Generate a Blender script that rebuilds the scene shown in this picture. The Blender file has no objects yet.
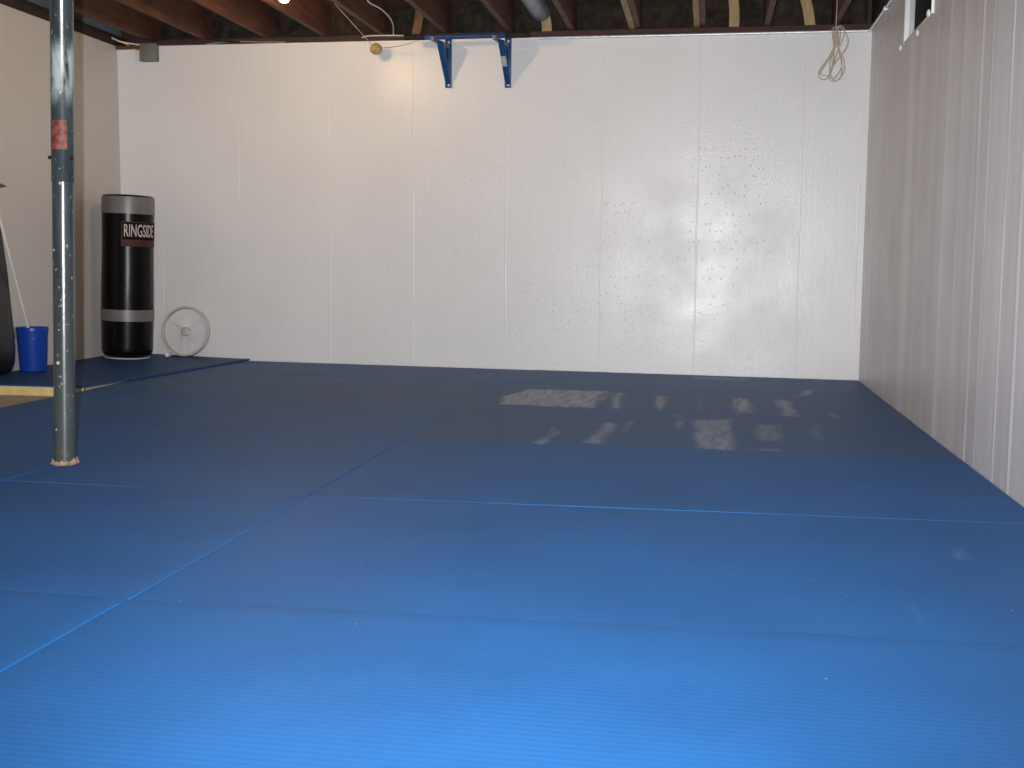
import bpy, bmesh, math, random
from mathutils import Vector, Matrix, noise
random.seed(7)
PI = math.pi
C = bpy.context.scene.collection
sc = bpy.context.scene

# ------------------------------------------------------------------ room dimensions (metres)
CAM_H = 0.7563
D, L, R, H = 8.199, -4.268, 1.030, 2.297        # back wall, left wall, right wall, wall top
FRONT = -3.2
TILT = -0.00948                                  # the slab falls slightly to the right
MAT_T = 0.05                                     # mat thickness
JB, JT = 2.337, 2.572                            # joist bottom / top

# ------------------------------------------------------------------ camera frame
F_PX, PITCH, YAW, ROLL = 1180.0, 0.10195, -0.16188, 0.00855
fw = Vector((math.sin(YAW)*math.cos(PITCH), math.cos(YAW)*math.cos(PITCH), -math.sin(PITCH)))
r0 = fw.cross(Vector((0, 0, 1))).normalized()
u0 = r0.cross(fw)
rt = r0*math.cos(ROLL) + u0*math.sin(ROLL)
up = -r0*math.sin(ROLL) + u0*math.cos(ROLL)
EYE = Vector((0, 0, CAM_H))
def ray(u, v): return fw + rt*((u-512)/F_PX) - up*((v-384)/F_PX)
def at(u, v, y):                                 # point of a sight line at depth y
    d = ray(u, v); return EYE + d*((y)/d.y)
def atx(u, v, x):
    d = ray(u, v); return EYE + d*(x/d.x)
def atz(u, v, z):
    d = ray(u, v); return EYE + d*((z-CAM_H)/d.z)
def fl(u, v, z=0.0):                             # point of a sight line on the mat surface
    d = ray(u, v); t = (z-CAM_H)/(d.z-TILT*d.x); return EYE + d*t
def gz(x): return TILT*x                         # mat top height
def fz(x): return TILT*x - MAT_T                 # slab height

# ------------------------------------------------------------------ materials
def N(nt, typ, **kw):
    n = nt.nodes.new(typ)
    for k, v in kw.items():
        if k.startswith('i_'):
            key = k[2:]
            key = int(key) if key.isdigit() else key.replace('_', ' ')
            n.inputs[key].default_value = v
        else: setattr(n, k, v)
    return n
def mat(name, col, rough=.5, metal=0, spec=.5):
    m = bpy.data.materials.new(name); m.use_nodes = True
    b = m.node_tree.nodes['Principled BSDF']
    b.inputs['Base Color'].default_value = (*col, 1)
    b.inputs['Roughness'].default_value = rough
    b.inputs['Metallic'].default_value = metal
    b.inputs['Specular IOR Level'].default_value = spec
    return m, m.node_tree, b
def ramp(nt, fac, stops):
    r = nt.nodes.new('ShaderNodeValToRGB'); e = r.color_ramp.elements
    while len(e) < len(stops): e.new(.5)
    for k, (p, c) in zip(e, stops):
        k.position = p; k.color = (*c, 1) if len(c) == 3 else c
    nt.links.new(fac, r.inputs[0]); return r.outputs[0]
def g3(v): return (v, v, v)
def coords(nt, scale=(1, 1, 1), kind='Object'):
    t = N(nt, 'ShaderNodeTexCoord'); m = N(nt, 'ShaderNodeMapping')
    m.inputs['Scale'].default_value = scale
    nt.links.new(t.outputs[kind], m.inputs[0]); return m.outputs[0]
def noise_n(nt, vec, scale, detail=4, rough=.55):
    n = N(nt, 'ShaderNodeTexNoise'); n.inputs['Scale'].default_value = scale
    n.inputs['Detail'].default_value = detail; n.inputs['Roughness'].default_value = rough
    nt.links.new(vec, n.inputs['Vector']); return n.outputs['Fac']
def math_n(nt, op, a, b=None):
    n = N(nt, 'ShaderNodeMath', operation=op)
    for i, v in enumerate((a, b)):
        if v is None: continue
        if isinstance(v, (int, float)): n.inputs[i].default_value = v
        else: nt.links.new(v, n.inputs[i])
    return n.outputs[0]
def mix_n(nt, fac, a, b, mode='MIX'):
    n = N(nt, 'ShaderNodeMix', data_type='RGBA', blend_type=mode)
    if isinstance(fac, (int, float)): n.inputs[0].default_value = fac
    else: nt.links.new(fac, n.inputs[0])
    for i, v in ((6, a), (7, b)):
        if isinstance(v, tuple): n.inputs[i].default_value = (*v, 1)
        else: nt.links.new(v, n.inputs[i])
    return n.outputs[2]
def bump(nt, b, h, strength, dist=.01, prev=None):
    n = N(nt, 'ShaderNodeBump'); n.inputs['Strength'].default_value = strength
    n.inputs['Distance'].default_value = dist
    nt.links.new(h, n.inputs['Height'])
    if prev is not None: nt.links.new(prev, n.inputs['Normal'])
    nt.links.new(n.outputs[0], b.inputs['Normal']); return n.outputs[0]

def wall_mat(name, col, rough, grain, pit, streak=0):
    m, nt, b = mat(name, col, rough)
    o = coords(nt)
    big = noise_n(nt, o, 1.3, 5)
    c1 = ramp(nt, big, [(.3, tuple(x*.94 for x in col)), (.7, col)])
    v = coords(nt, (5, 5, .25))
    vert = noise_n(nt, v, 6, 6)
    c2 = mix_n(nt, .06, c1, ramp(nt, vert, [(.35, g3(.55)), (.65, g3(.9))]), 'MULTIPLY')
    # small pits left in the poured concrete, clustered
    vo = N(nt, 'ShaderNodeTexVoronoi'); vo.inputs['Scale'].default_value = 26
    vo.voronoi_dimensions = '2D'
    sp_ = N(nt, 'ShaderNodeSeparateXYZ'); nt.links.new(o, sp_.inputs[0]); cb = N(nt, 'ShaderNodeCombineXYZ')
    nt.links.new(math_n(nt, 'ADD', sp_.outputs[0], sp_.outputs[1]), cb.inputs[0]); nt.links.new(math_n(nt, 'MULTIPLY', sp_.outputs[2], .62), cb.inputs[1])
    nt.links.new(cb.outputs[0], vo.inputs['Vector'])
    hole = ramp(nt, vo.outputs['Distance'], [(.04, g3(1)), (.13, g3(0))])
    where = ramp(nt, noise_n(nt, o, .8, 3), [(.50, g3(0)), (.70, g3(1))])
    sel = ramp(nt, vo.outputs['Color'], [(.55, g3(0)), (.6, g3(1))])
    pm = math_n(nt, 'MULTIPLY', math_n(nt, 'MULTIPLY', hole, where), sel)
    c3 = mix_n(nt, math_n(nt, 'MULTIPLY', pm, pit), c2, tuple(x*.55 for x in col))
    if streak:
        sv = noise_n(nt, coords(nt, (1, 3.2, .10)), 1.6, 3, .5)
        st = ramp(nt, sv, [(.40, g3(0)), (.66, g3(1))])
        c3 = mix_n(nt, math_n(nt, 'MULTIPLY', st, streak), c3, (.90, .885, .90))
        fk = noise_n(nt, coords(nt, (1, 9, 1.6)), 7, 5, .6)
        c3 = mix_n(nt, ramp(nt, fk, [(.655, g3(0)), (.72, g3(.8))]), c3, (.95, .95, .96))
    nt.links.new(c3, b.inputs['Base Color'])
    rr = ramp(nt, noise_n(nt, o, 3, 4), [(.3, g3(rough-.05)), (.7, g3(rough+.08))])
    nt.links.new(rr, b.inputs['Roughness'])
    h = math_n(nt, 'ADD', math_n(nt, 'MULTIPLY', vert, .22), math_n(nt, 'MULTIPLY', noise_n(nt, o, 55, 3), .5))
    h = math_n(nt, 'SUBTRACT', h, math_n(nt, 'MULTIPLY', pm, 1.2))
    bump(nt, b, h, grain, .006)
    return m
M = {}
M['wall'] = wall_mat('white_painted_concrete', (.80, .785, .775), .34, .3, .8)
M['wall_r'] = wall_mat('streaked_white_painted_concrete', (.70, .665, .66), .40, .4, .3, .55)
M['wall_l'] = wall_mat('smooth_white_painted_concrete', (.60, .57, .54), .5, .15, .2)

def simple(name, col, rough=.5, metal=0, var=.25, scale=8, stretch=(1, 1, 1), bmp=0, spec=.5):
    m, nt, b = mat(name, col, rough, metal, spec)
    n = noise_n(nt, coords(nt, stretch), scale, 5)
    nt.links.new(ramp(nt, n, [(.3, tuple(x*(1-var) for x in col)), (.7, tuple(min(1, x*(1+var*.6)) for x in col))]), b.inputs['Base Color'])
    if bmp: bump(nt, b, n, bmp, .004)
    return m
M['slab'] = simple('bare_concrete_slab', (.42, .36, .28), .8, var=.2, scale=9, bmp=.3)
M['joist'] = simple('old_joist_wood', (.115, .040, .019), .75, var=.45, scale=9, stretch=(5, .5, 3), bmp=.3)
M['joist_pale'] = simple('pale_joist_wood', (.36, .22, .11), .7, var=.3, scale=9, stretch=(5, .5, 3), bmp=.2)
M['strip'] = simple('tan_wood_strip', (.42, .28, .13), .7, var=.22, scale=10, stretch=(4, 4, .6), bmp=.2)
M['sill'] = simple('red_brown_sill_wood', (.055, .021, .017), .75, var=.4, scale=6, stretch=(.6, 4, 4), bmp=.3)
M['sill_dark'] = simple('dark_sill_wood', (.035, .016, .012), .8, var=.4, scale=6, stretch=(4, .6, 4), bmp=.3)
M['foamboard'] = simple('grey_rim_board', (.17, .19, .20), .8, var=.2, scale=4)
M['subfloor'] = simple('subfloor_boards', (.16, .08, .045), .85, var=.4, scale=5, stretch=(6, .7, 1))
M['insul'] = simple('dark_batt_insulation', (.030, .020, .011), .95, var=.75, scale=16, bmp=.8)
M['steel'] = simple('galvanised_steel', (.78, .80, .82), .42, .5, var=.2, scale=30)
M['duct'] = simple('dull_duct_metal', (.34, .37, .40), .5, .5, var=.25, scale=12)
M['blue_metal'] = simple('blue_painted_steel', (.008, .060, .19), .38, 0, var=.15, scale=12)
M['arm_metal'] = simple('grey_steel_arm', (.20, .23, .27), .55, .3, var=.25, scale=18)
M['grip'] = simple('black_foam_grip', (.012, .009, .008), .85, var=.3, scale=40)
M['sticker'] = simple('worn_paper_sticker', (.42, .45, .42), .7, var=.3, scale=60)
M['ball'] = simple('tan_leather_ball', (.46, .31, .13), .6, var=.3, scale=35)
M['string'] = simple('thin_tan_string', (.50, .34, .20), .8, var=.2, scale=50)
M['rope'] = simple('beige_rope', (.55, .46, .31), .8, var=.2, scale=80)
M['white_cable'] = simple('white_cable_sheath', (.68, .66, .56), .5, var=.15, scale=20)
M['dull_cable'] = simple('dull_olive_cable_sheath', (.26, .23, .13), .6, var=.2, scale=20)
M['orange_wood'] = simple('orange_brown_wood', (.20, .085, .035), .7, var=.3, scale=10, stretch=(4, 4, .6), bmp=.2)
M['yellow_cable'] = simple('yellow_cable_sheath', (.62, .42, .06), .5, var=.15, scale=20)
M['black_cable'] = simple('black_cable_sheath', (.012, .011, .012), .5, var=.2, scale=20)
M['box'] = simple('grey_electrical_box', (.22, .215, .20), .55, .35, var=.2, scale=20)
M['frame_white'] = simple('white_window_frame', (.78, .80, .77), .45, var=.08, scale=12)
M['frame_grey'] = simple('grey_window_sash', (.50, .49, .50), .5, var=.12, scale=12)
M['caulk'] = simple('white_filler', (.85, .86, .84), .6, var=.05, scale=30)
M['logo_black'] = simple('matte_black_logo_panel', (.010, .006, .006), .75, var=.2, scale=20, spec=.1)
M['drip'] = simple('dried_cream_paint', (.42, .39, .30), .6, var=.2, scale=40)
M['bag'] = simple('black_bag_vinyl', (.005, .003, .003), .27, var=.3, scale=9, bmp=.35, spec=.16)
M['bag_tape'] = simple('silver_grey_band', (.16, .152, .148), .42, .15, var=.12, scale=14, bmp=.15)
M['maroon'] = simple('maroon_logo_patch', (.050, .010, .011), .7, var=.25, scale=20)
M['cream'] = simple('cream_lettering', (.56, .51, .46), .7, var=.06, scale=20)
M['fan'] = simple('white_fan_plastic', (.56, .53, .48), .4, var=.05, scale=10)
M['fan_blade'] = simple('pale_fan_blade', (.70, .68, .69), .45, var=.05, scale=10)
M['fan_panel'] = simple('white_fan_back', (.66, .64, .62), .45, var=.05, scale=10)
M['fan_hub'] = simple('yellowed_fan_hub', (.55, .50, .43), .45, var=.08, scale=20)
M['bucket'] = simple('blue_bucket_plastic', (.008, .055, .36), .35, var=.08, scale=8)
M['wood_white'] = simple('white_painted_handle', (.78, .75, .70), .5, var=.08, scale=20)
M['peg'] = simple('brown_wood_peg', (.20, .09, .05), .6, var=.3, scale=30)
M['black_pad'] = simple('black_padded_vinyl', (.008, .006, .006), .40, var=.3, scale=10, bmp=.15)
M['piping'] = simple('dark_red_piping', (.12, .035, .03), .5, var=.2, scale=20)
M['foam'] = simple('yellow_mat_foam', (.72, .55, .24), .9, var=.15, scale=25, bmp=.4)
M['foam_rag'] = simple('ragged_beige_foam', (.36, .25, .16), .9, var=.5, scale=60, bmp=.6)
M['red_label'] = simple('faded_red_label', (.20, .045, .032), .6, var=.8, scale=55)
M['porcelain'] = simple('white_porcelain', (.8, .78, .74), .3, var=.05, scale=10)
M['plate'] = simple('white_plastic_base', (.75, .74, .70), .5, var=.05, scale=10)

# glass, night outside
m, nt, b = mat('dark_window_glass', (.012, .011, .010), .7, 0, .05); M['glass'] = m
# glowing bulb
m, nt, b = mat('lit_bulb', (1, .8, .5), .4); M['bulb'] = m
b.inputs['Emission Color'].default_value = (1.0, .66, .32, 1)
b.inputs['Emission Strength'].default_value = 1250
# steel post: dark grey-blue paint, whitish scuffs, rust and paint chips
m, nt, b = mat('worn_post_paint', (.07, .09, .105), .26, .0, .6); M['post'] = m
o = coords(nt); g = N(nt, 'ShaderNodeNewGeometry'); sx = N(nt, 'ShaderNodeSeparateXYZ')
nt.links.new(g.outputs['Position'], sx.inputs[0]); Z = sx.outputs[2]
base = ramp(nt, noise_n(nt, coords(nt, (1, 1, .25)), 14, 5), [(.3, (.016, .022, .026)), (.55, (.034, .046, .050)), (.75, (.075, .082, .080))])
zr = N(nt, 'ShaderNodeMapRange'); nt.links.new(Z, zr.inputs[0]); zr.inputs[1].default_value = 0.0; zr.inputs[2].default_value = .9
base = mix_n(nt, math_n(nt, 'MULTIPLY', math_n(nt, 'SUBTRACT', 1.0, zr.outputs[0]), .55), base, (.080, .086, .074))
chips = ramp(nt, noise_n(nt, o, 60, 3, .6), [(.66, g3(0)), (.70, g3(1))])
base = mix_n(nt, chips, base, (.34, .30, .22))
rust = ramp(nt, noise_n(nt, o, 24, 5, .6), [(.64, g3(0)), (.74, g3(1))])
base = mix_n(nt, math_n(nt, 'MULTIPLY', rust, .7), base, (.16, .07, .035))
band = N(nt, 'ShaderNodeMapRange', interpolation_type='SMOOTHSTEP'); nt.links.new(Z, band.inputs[0])
band.inputs[1].default_value = 1.27; band.inputs[2].default_value = 1.36
band2 = N(nt, 'ShaderNodeMapRange', interpolation_type='SMOOTHSTEP'); nt.links.new(Z, band2.inputs[0])
band2.inputs[1].default_value = 1.53; band2.inputs[2].default_value = 1.45
scuff = ramp(nt, noise_n(nt, coords(nt, (1, 1, .2)), 34, 5, .6), [(.36, g3(0)), (.56, g3(1))])
sm = math_n(nt, 'MULTIPLY', math_n(nt, 'MULTIPLY', band.outputs[0], band2.outputs[0]), scuff)
base = mix_n(nt, math_n(nt, 'MULTIPLY', sm, .85), base, (.38, .42, .41))
nt.links.new(base, b.inputs['Base Color'])
bump(nt, b, noise_n(nt, o, 40, 4), .15, .003)

# blue ribbed mat vinyl
def mat_vinyl(name, col, film, rib=.065):
    m, nt, b = mat(name, col, .58)
    o = coords(nt)
    big = noise_n(nt, o, 2.2, 5)
    c = ramp(nt, big, [(.3, tuple(x*.9 for x in col)), (.7, tuple(x*1.1 for x in col))])
    film_c = (.12, .13, .145)
    fm = ramp(nt, noise_n(nt, coords(nt, (1.2, .7, 1)), 3.0, 5), [(.25, g3(film*.7)), (.75, g3(film*1.15))])
    gn = N(nt, 'ShaderNodeNewGeometry'); sz = N(nt, 'ShaderNodeSeparateXYZ'); nt.links.new(gn.outputs['Normal'], sz.inputs[0])
    fm = math_n(nt, 'MULTIPLY', fm, math_n(nt, 'POWER', math_n(nt, 'ABSOLUTE', sz.outputs[2]), 8))
    c = mix_n(nt, fm, c, film_c)
    at_ = N(nt, 'ShaderNodeAttribute', attribute_name='dust')
    stre = ramp(nt, noise_n(nt, coords(nt, (6, .8, 1)), 5.0, 6, .65), [(.32, g3(.25)), (.60, g3(1))])
    dm = math_n(nt, 'MULTIPLY', at_.outputs['Fac'], stre)
    c = mix_n(nt, dm, c, (.52, .57, .62))
    sp = N(nt, 'ShaderNodeTexVoronoi'); sp.inputs['Scale'].default_value = 9
    nt.links.new(o, sp.inputs['Vector'])
    speck = ramp(nt, sp.outputs['Distance'], [(.018, g3(.7)), (.03, g3(0))])
    c = mix_n(nt, speck, c, (.45, .48, .52))
    nt.links.new(c, b.inputs['Base Color'])
    w = N(nt, 'ShaderNodeTexWave', wave_type='BANDS', bands_direction='Y', wave_profile='SIN')
    w.inputs['Scale'].default_value = 16; w.inputs['Distortion'].default_value = .8
    w.inputs['Detail'].default_value = 1; w.inputs['Detail Scale'].default_value = .6
    nt.links.new(o, w.inputs['Vector'])
    if rib:
        h = math_n(nt, 'ADD', math_n(nt, 'MULTIPLY', w.outputs['Fac'], .8), math_n(nt, 'MULTIPLY', noise_n(nt, o, 130, 2), .6))
        bump(nt, b, h, rib, .004)
    b.inputs['Specular IOR Level'].default_value = .32
    return m
MB_COL = (.012, .110, .33)
M['mat'] = mat_vinyl('blue_ribbed_vinyl', MB_COL, .03)
M['mat_dusty'] = mat_vinyl('dusty_blue_ribbed_vinyl', (.015, .098, .29), .24, .0)
M['mat_worn'] = mat_vinyl('lightly_dusty_blue_vinyl', (.013, .105, .33), .10, .0)
M['mat_dark'] = mat_vinyl('navy_vinyl', (.006, .055, .19), .05, 0)

# ------------------------------------------------------------------ mesh helpers
def link(name, me, m=None, parent=None, smooth=None):
    o = bpy.data.objects.new(name, me); C.objects.link(o)
    if m: me.materials.append(M[m] if isinstance(m, str) else m)
    if parent: o.parent = parent
    if smooth is not None:
        bm = bmesh.new(); bm.from_mesh(me)
        for f in bm.faces: f.smooth = True
        for e in bm.edges:
            if len(e.link_faces) == 2 and e.calc_face_angle(0) > math.radians(smooth): e.smooth = False
        bm.to_mesh(me); bm.free()
    return o
def obj(name, bm, m, parent=None, smooth=40):
    bmesh.ops.recalc_face_normals(bm, faces=bm.faces)
    me = bpy.data.meshes.new(name); bm.to_mesh(me); bm.free()
    return link(name, me, m, parent, smooth)
def tag(o, label, cat, group=None, kind=None):
    o['label'] = label; o['category'] = cat
    if group: o['group'] = group
    if kind: o['kind'] = kind
    return o
def thing(name, loc, label, cat, group=None):
    o = bpy.data.objects.new(name, None); C.objects.link(o); o.location = loc
    o.empty_display_size = .1
    bpy.context.view_layer.update()
    return tag(o, label, cat, group)
def part(name, bm, m, parent, smooth=40):
    o = obj(name, bm, m, None, smooth)
    o.parent = parent
    bpy.context.view_layer.update()
    o.matrix_parent_inverse = parent.matrix_world.inverted()
    return o
def structure(o, label=None, cat=None):
    o['kind'] = 'structure'
    if label: o['label'] = label
    if cat: o['category'] = cat
    return o
def BM(): return bmesh.new()
def box(bm, x0, x1, y0, y1, z0, z1, bev=0, seg=2):
    r = bmesh.ops.create_cube(bm, size=1)
    vs = r['verts']
    for v in vs:
        v.co = Vector((x0+(v.co.x+.5)*(x1-x0), y0+(v.co.y+.5)*(y1-y0), z0+(v.co.z+.5)*(z1-z0)))
    if bev:
        es = list({e for v in vs for e in v.link_edges})
        bmesh.ops.bevel(bm, geom=es, offset=bev, segments=seg, affect='EDGES', profile=.5)
    return bm
def beam(bm, a, b, w, h, upv=Vector((0, 0, 1)), bev=.002):   # box-section bar from a to b
    a, b = Vector(a), Vector(b); d = (b-a); ln = d.length; d.normalize()
    s = d.cross(upv).normalized(); t = s.cross(d)
    r = bmesh.ops.create_cube(bm, size=1); vs = r['verts']
    for v in vs: v.co = a + d*((v.co.x+.5)*ln) + s*(v.co.y*w) + t*(v.co.z*h)
    if bev:
        es = list({e for v in vs for e in v.link_edges})
        bmesh.ops.bevel(bm, geom=es, offset=bev, segments=1, affect='EDGES')
    return bm
def smooth_path(pts, n=8):
    pts = [Vector(p) for p in pts]
    if len(pts) < 3: return pts
    P = [pts[0]*2-pts[1]] + pts + [pts[-1]*2-pts[-2]]; out = []
    for i in range(1, len(P)-2):
        for k in range(n):
            t = k/n; p0, p1, p2, p3 = P[i-1:i+3]
            out.append(.5*((2*p1)+(p2-p0)*t+(2*p0-5*p1+4*p2-p3)*t*t+(3*p1-p0-3*p2+p3)*t**3))
    out.append(pts[-1]); return out
def tube(bm, pts, r, seg=8, closed=False):
    pts = [Vector(p) for p in pts]; rings = []; n = len(pts)
    prev = None
    for i, p in enumerate(pts):
        if closed: d = (pts[(i+1) % n]-pts[i-1]).normalized()
        else: d = (pts[min(i+1, n-1)]-pts[max(i-1, 0)]).normalized()
        if prev is None:
            a = Vector((0, 0, 1)) if abs(d.z) < .9 else Vector((1, 0, 0))
            s = d.cross(a).normalized()
        else:
            s = (prev - d*prev.dot(d)).normalized()
        prev = s; t = d.cross(s)
        rr = r[i] if isinstance(r, (list, tuple)) else r
        rings.append([bm.verts.new(p+(s*math.cos(k*2*PI/seg)+t*math.sin(k*2*PI/seg))*rr) for k in range(seg)])
    for i in range(n if closed else n-1):
        A, B = rings[i], rings[(i+1) % n]
        for k in range(seg): bm.faces.new((A[k], A[(k+1) % seg], B[(k+1) % seg], B[k]))
    if not closed:
        bm.faces.new(rings[0][::-1]); bm.faces.new(rings[-1])
    return bm
def lathe(bm, prof, c=(0, 0, 0), seg=48, mtx=None, cap=True):
    rings = []; c = Vector(c)
    for r, z in prof:
        ring = []
        for k in range(seg):
            p = Vector((r*math.cos(k*2*PI/seg), r*math.sin(k*2*PI/seg), z))
            ring.append(bm.verts.new((mtx @ p if mtx else p)+c))
        rings.append(ring)
    for A, B in zip(rings, rings[1:]):
        for k in range(seg): bm.faces.new((A[k], A[(k+1) % seg], B[(k+1) % seg], B[k]))
    if cap:
        bm.faces.new(rings[0][::-1]); bm.faces.new(rings[-1])
    return bm
def ball(bm, c, r, sub=3, squash=(1, 1, 1)):
    q = bmesh.ops.create_icosphere(bm, subdivisions=sub, radius=r)
    for v in q['verts']: v.co = Vector((v.co.x*squash[0], v.co.y*squash[1], v.co.z*squash[2]))+Vector(c)
    return bm

# ------------------------------------------------------------------ room shell
WT = .22
# slab
bm = BM()
vs = [bm.verts.new((x, y, fz(x)-dz)) for dz in (.15, 0) for (x, y) in ((L-WT, FRONT-WT), (R+WT, FRONT-WT), (R+WT, D+WT), (L-WT, D+WT))]
for f in ((3, 2, 1, 0), (4, 5, 6, 7), (0, 1, 5, 4), (1, 2, 6, 5), (2, 3, 7, 6), (3, 0, 4, 7)): bm.faces.new([vs[i] for i in f])
structure(obj('floor', bm, 'slab', smooth=None))
zb = -.16
# back wall, with the faint form-board joints cast into it
bm = BM(); box(bm, L-WT, R+WT, D, D+WT, zb, H)
def ridge(bm, x, z0, z1, w, d, wob=.004, axis='x'):
    rows = []
    n = 26
    for i in range(n):
        z = z0+(z1-z0)*i/(n-1)
        k = .35+.65*max(0, noise.noise((x*7, 0, z*2.2))+.45)
        q = x+wob*noise.noise((x*3, 5, z*1.7))
        prof = ((-w/2, 0), (-w*.2, d*k), (w*.2, d*k), (w/2, 0))
        if axis == 'x': rows.append([bm.verts.new((q+a, D-e, z)) for a, e in prof])
        else: rows.append([bm.verts.new((R-e, q+a, z)) for a, e in prof])
    for A, B in zip(rows, rows[1:]):
        for k in range(3): bm.faces.new((A[k], A[k+1], B[k+1], B[k]))
for x in (-3.956, -3.357, -2.674, -2.059, -1.394, -.725, -.073, .608, .985):
    ridge(bm, x, -.1, H-.01, .012, .0013)
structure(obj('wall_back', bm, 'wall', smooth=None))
# left wall
bm = BM(); box(bm, L-WT, L, FRONT-WT, D, zb, H)
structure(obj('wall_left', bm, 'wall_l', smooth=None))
# right wall with the basement window opening
WY0, WY1, WZ0, WZ1 = 5.985, 6.86, 1.962, 2.297
bm = BM()
box(bm, R, R+WT, FRONT-WT, WY0, zb, H); box(bm, R, R+WT, WY1, D, zb, H); box(bm, R, R+WT, WY0, WY1, zb, WZ0)
for y, w, d in ((7.6, .03, .0012), (7.12, .04, .0015), (6.75, .03, .0014), (6.28, .05, .0015), (5.85, .03, .0013), (5.55, .06, .0025), (5.22, .03, .0018),
                (4.90, .07, .0032), (4.72, .03, .0022), (4.42, .05, .003), (4.2, .06, .003), (3.8, .05, .003), (3.3, .05, .003)):
    ridge(bm, y, -.06, H-.01 if not WY0 < y < WY1 else WZ0-.02, w, d, .01, 'y')
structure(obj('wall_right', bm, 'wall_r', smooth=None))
bm = BM(); box(bm, L-WT, R+WT, FRONT-WT, FRONT, zb, H)
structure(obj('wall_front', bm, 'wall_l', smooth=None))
bm = BM(); box(bm, L-WT, R+WT, FRONT-WT, D+WT, JT, JT+.03)
structure(obj('ceiling', bm, 'subfloor', smooth=None))
# sill plates and rim boards
bm = BM(); box(bm, L+.09, R+WT, D-.006, D+.14, H, JB, .003)
structure(obj('trim_1', bm, 'sill', smooth=None), 'red brown wooden sill plate along the top of the back wall', 'trim')
bm = BM(); box(bm, L-WT, R+WT, D+.14, D+.18, H, JT)
structure(obj('trim_2', bm, 'sill', smooth=None), 'dark rim board behind the joist ends above the back wall', 'trim')
bm = BM(); box(bm, L-.14, L+.008, FRONT, D+.14, H, H+.078, .003)
structure(obj('trim_3', bm, 'sill_dark', smooth=None), 'dark doubled sill plate on top of the left wall', 'trim')
bm = BM(); box(bm, L-.06, L-.02, FRONT, D+.1, H+.078, JT)
structure(obj('trim_4', bm, 'foamboard', smooth=None), 'grey rim board above the sill of the left wall', 'trim')
bm = BM(); box(bm, R+.01, R+WT, FRONT, D+.14, H, JT)
structure(obj('trim_5', bm, 'sill_dark', smooth=None), 'dark rim board above the right wall', 'trim')
bm = BM(); box(bm, L-WT, R+WT, FRONT-WT, FRONT, H, JT)
structure(obj('trim_6', bm, 'sill_dark', smooth=None))
# window in the right wall
bm = BM(); x1 = R+.03
for (y0, y1, z0, z1) in ((WY1-.012, WY1, WZ0, WZ1), (WY0, WY0+.012, WZ0, WZ1), (WY0+.012, WY1-.012, WZ0, WZ0+.012), (WY0+.012, WY1-.012, WZ1-.012, WZ1)):
    box(bm, R+.0015, x1, y0, y1, z0, z1, .001)
win = structure(obj('window_1', bm, 'frame_white'), 'small white framed basement window high in the right wall, dark outside', 'window')
bm = BM(); a, b2, e, f = WY0+.012, WY1-.012, WZ0+.012, WZ1-.012
for (y0, y1, z0, z1) in ((b2-.012, b2, e, f), (a, a+.012, e, f), (a+.012, b2-.012, e, e+.012), (a+.012, b2-.012, f-.012, f)):
    box(bm, R+.026, R+.056, y0, y1, z0, z1, .002)
part('window_sash', bm, 'frame_grey', win)
bm = BM(); box(bm, R+.05, R+.054, a+.012, b2-.012, e+.012, f-.012); part('window_glass', bm, 'glass', win, None)
bm = BM(); box(bm, R-.012, R+.0015, WY0-.014, WY0, WZ0-.012, WZ1-.001, .002); part('casing', bm, 'frame_white', win)
for (u, v, dy, r_, sq) in ((901, 48, 0, .022, (.5, 1.3, .8)), (930, 12.5, .02, .020, (.5, 1, .9)), (918, 33, 0, .012, (.5, 1, 1.4))):
    q = atx(u, v, R); bm = BM(); ball(bm, (R-.003, q.y+dy, q.z), r_, 2, sq)
    for v_ in bm.verts: v_.co += Vector((0, .004*noise.noise(v_.co*60), .004*noise.noise(v_.co*55)))
    part('filler', bm, 'caulk', win)

# ------------------------------------------------------------------ ceiling joists (run front to back)
jx = [-4.02, -3.60, -3.13, -2.70, -2.28, -1.825, -1.375, -.945, -.535, -.105, .355, .80]
order = ['twelfth', 'eleventh', 'tenth', 'ninth', 'eighth', 'seventh', 'sixth', 'fifth', 'fourth', 'third', 'second', 'first']
jl = {}
for i, x in enumerate(jx):
    bm = BM(); box(bm, x-.019, x+.019, FRONT+.01, D+.135, JB, JT, .002, 1)
    pale = i in (8, 9)
    o = obj('ceiling_joist', bm, 'joist_pale' if pale else 'joist', smooth=None)
    if pale:
        bm = BM(); box(bm, x+.0195, x+.0575, 6.2, D+.135, JB+.004, JT-.002, .002, 1); part('sister_board', bm, 'joist', o, None)
    if i == len(jx)-1: lab = 'bare wooden ceiling joist nearest the right wall'
    elif i == 0: lab = 'bare wooden ceiling joist nearest the left wall'
    else: lab = ('pale ' if pale else 'brown ')+'wooden ceiling joist, %s counted from the right wall' % order[i]
    tag(o, lab, 'joist', 'ceiling joists')
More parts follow.
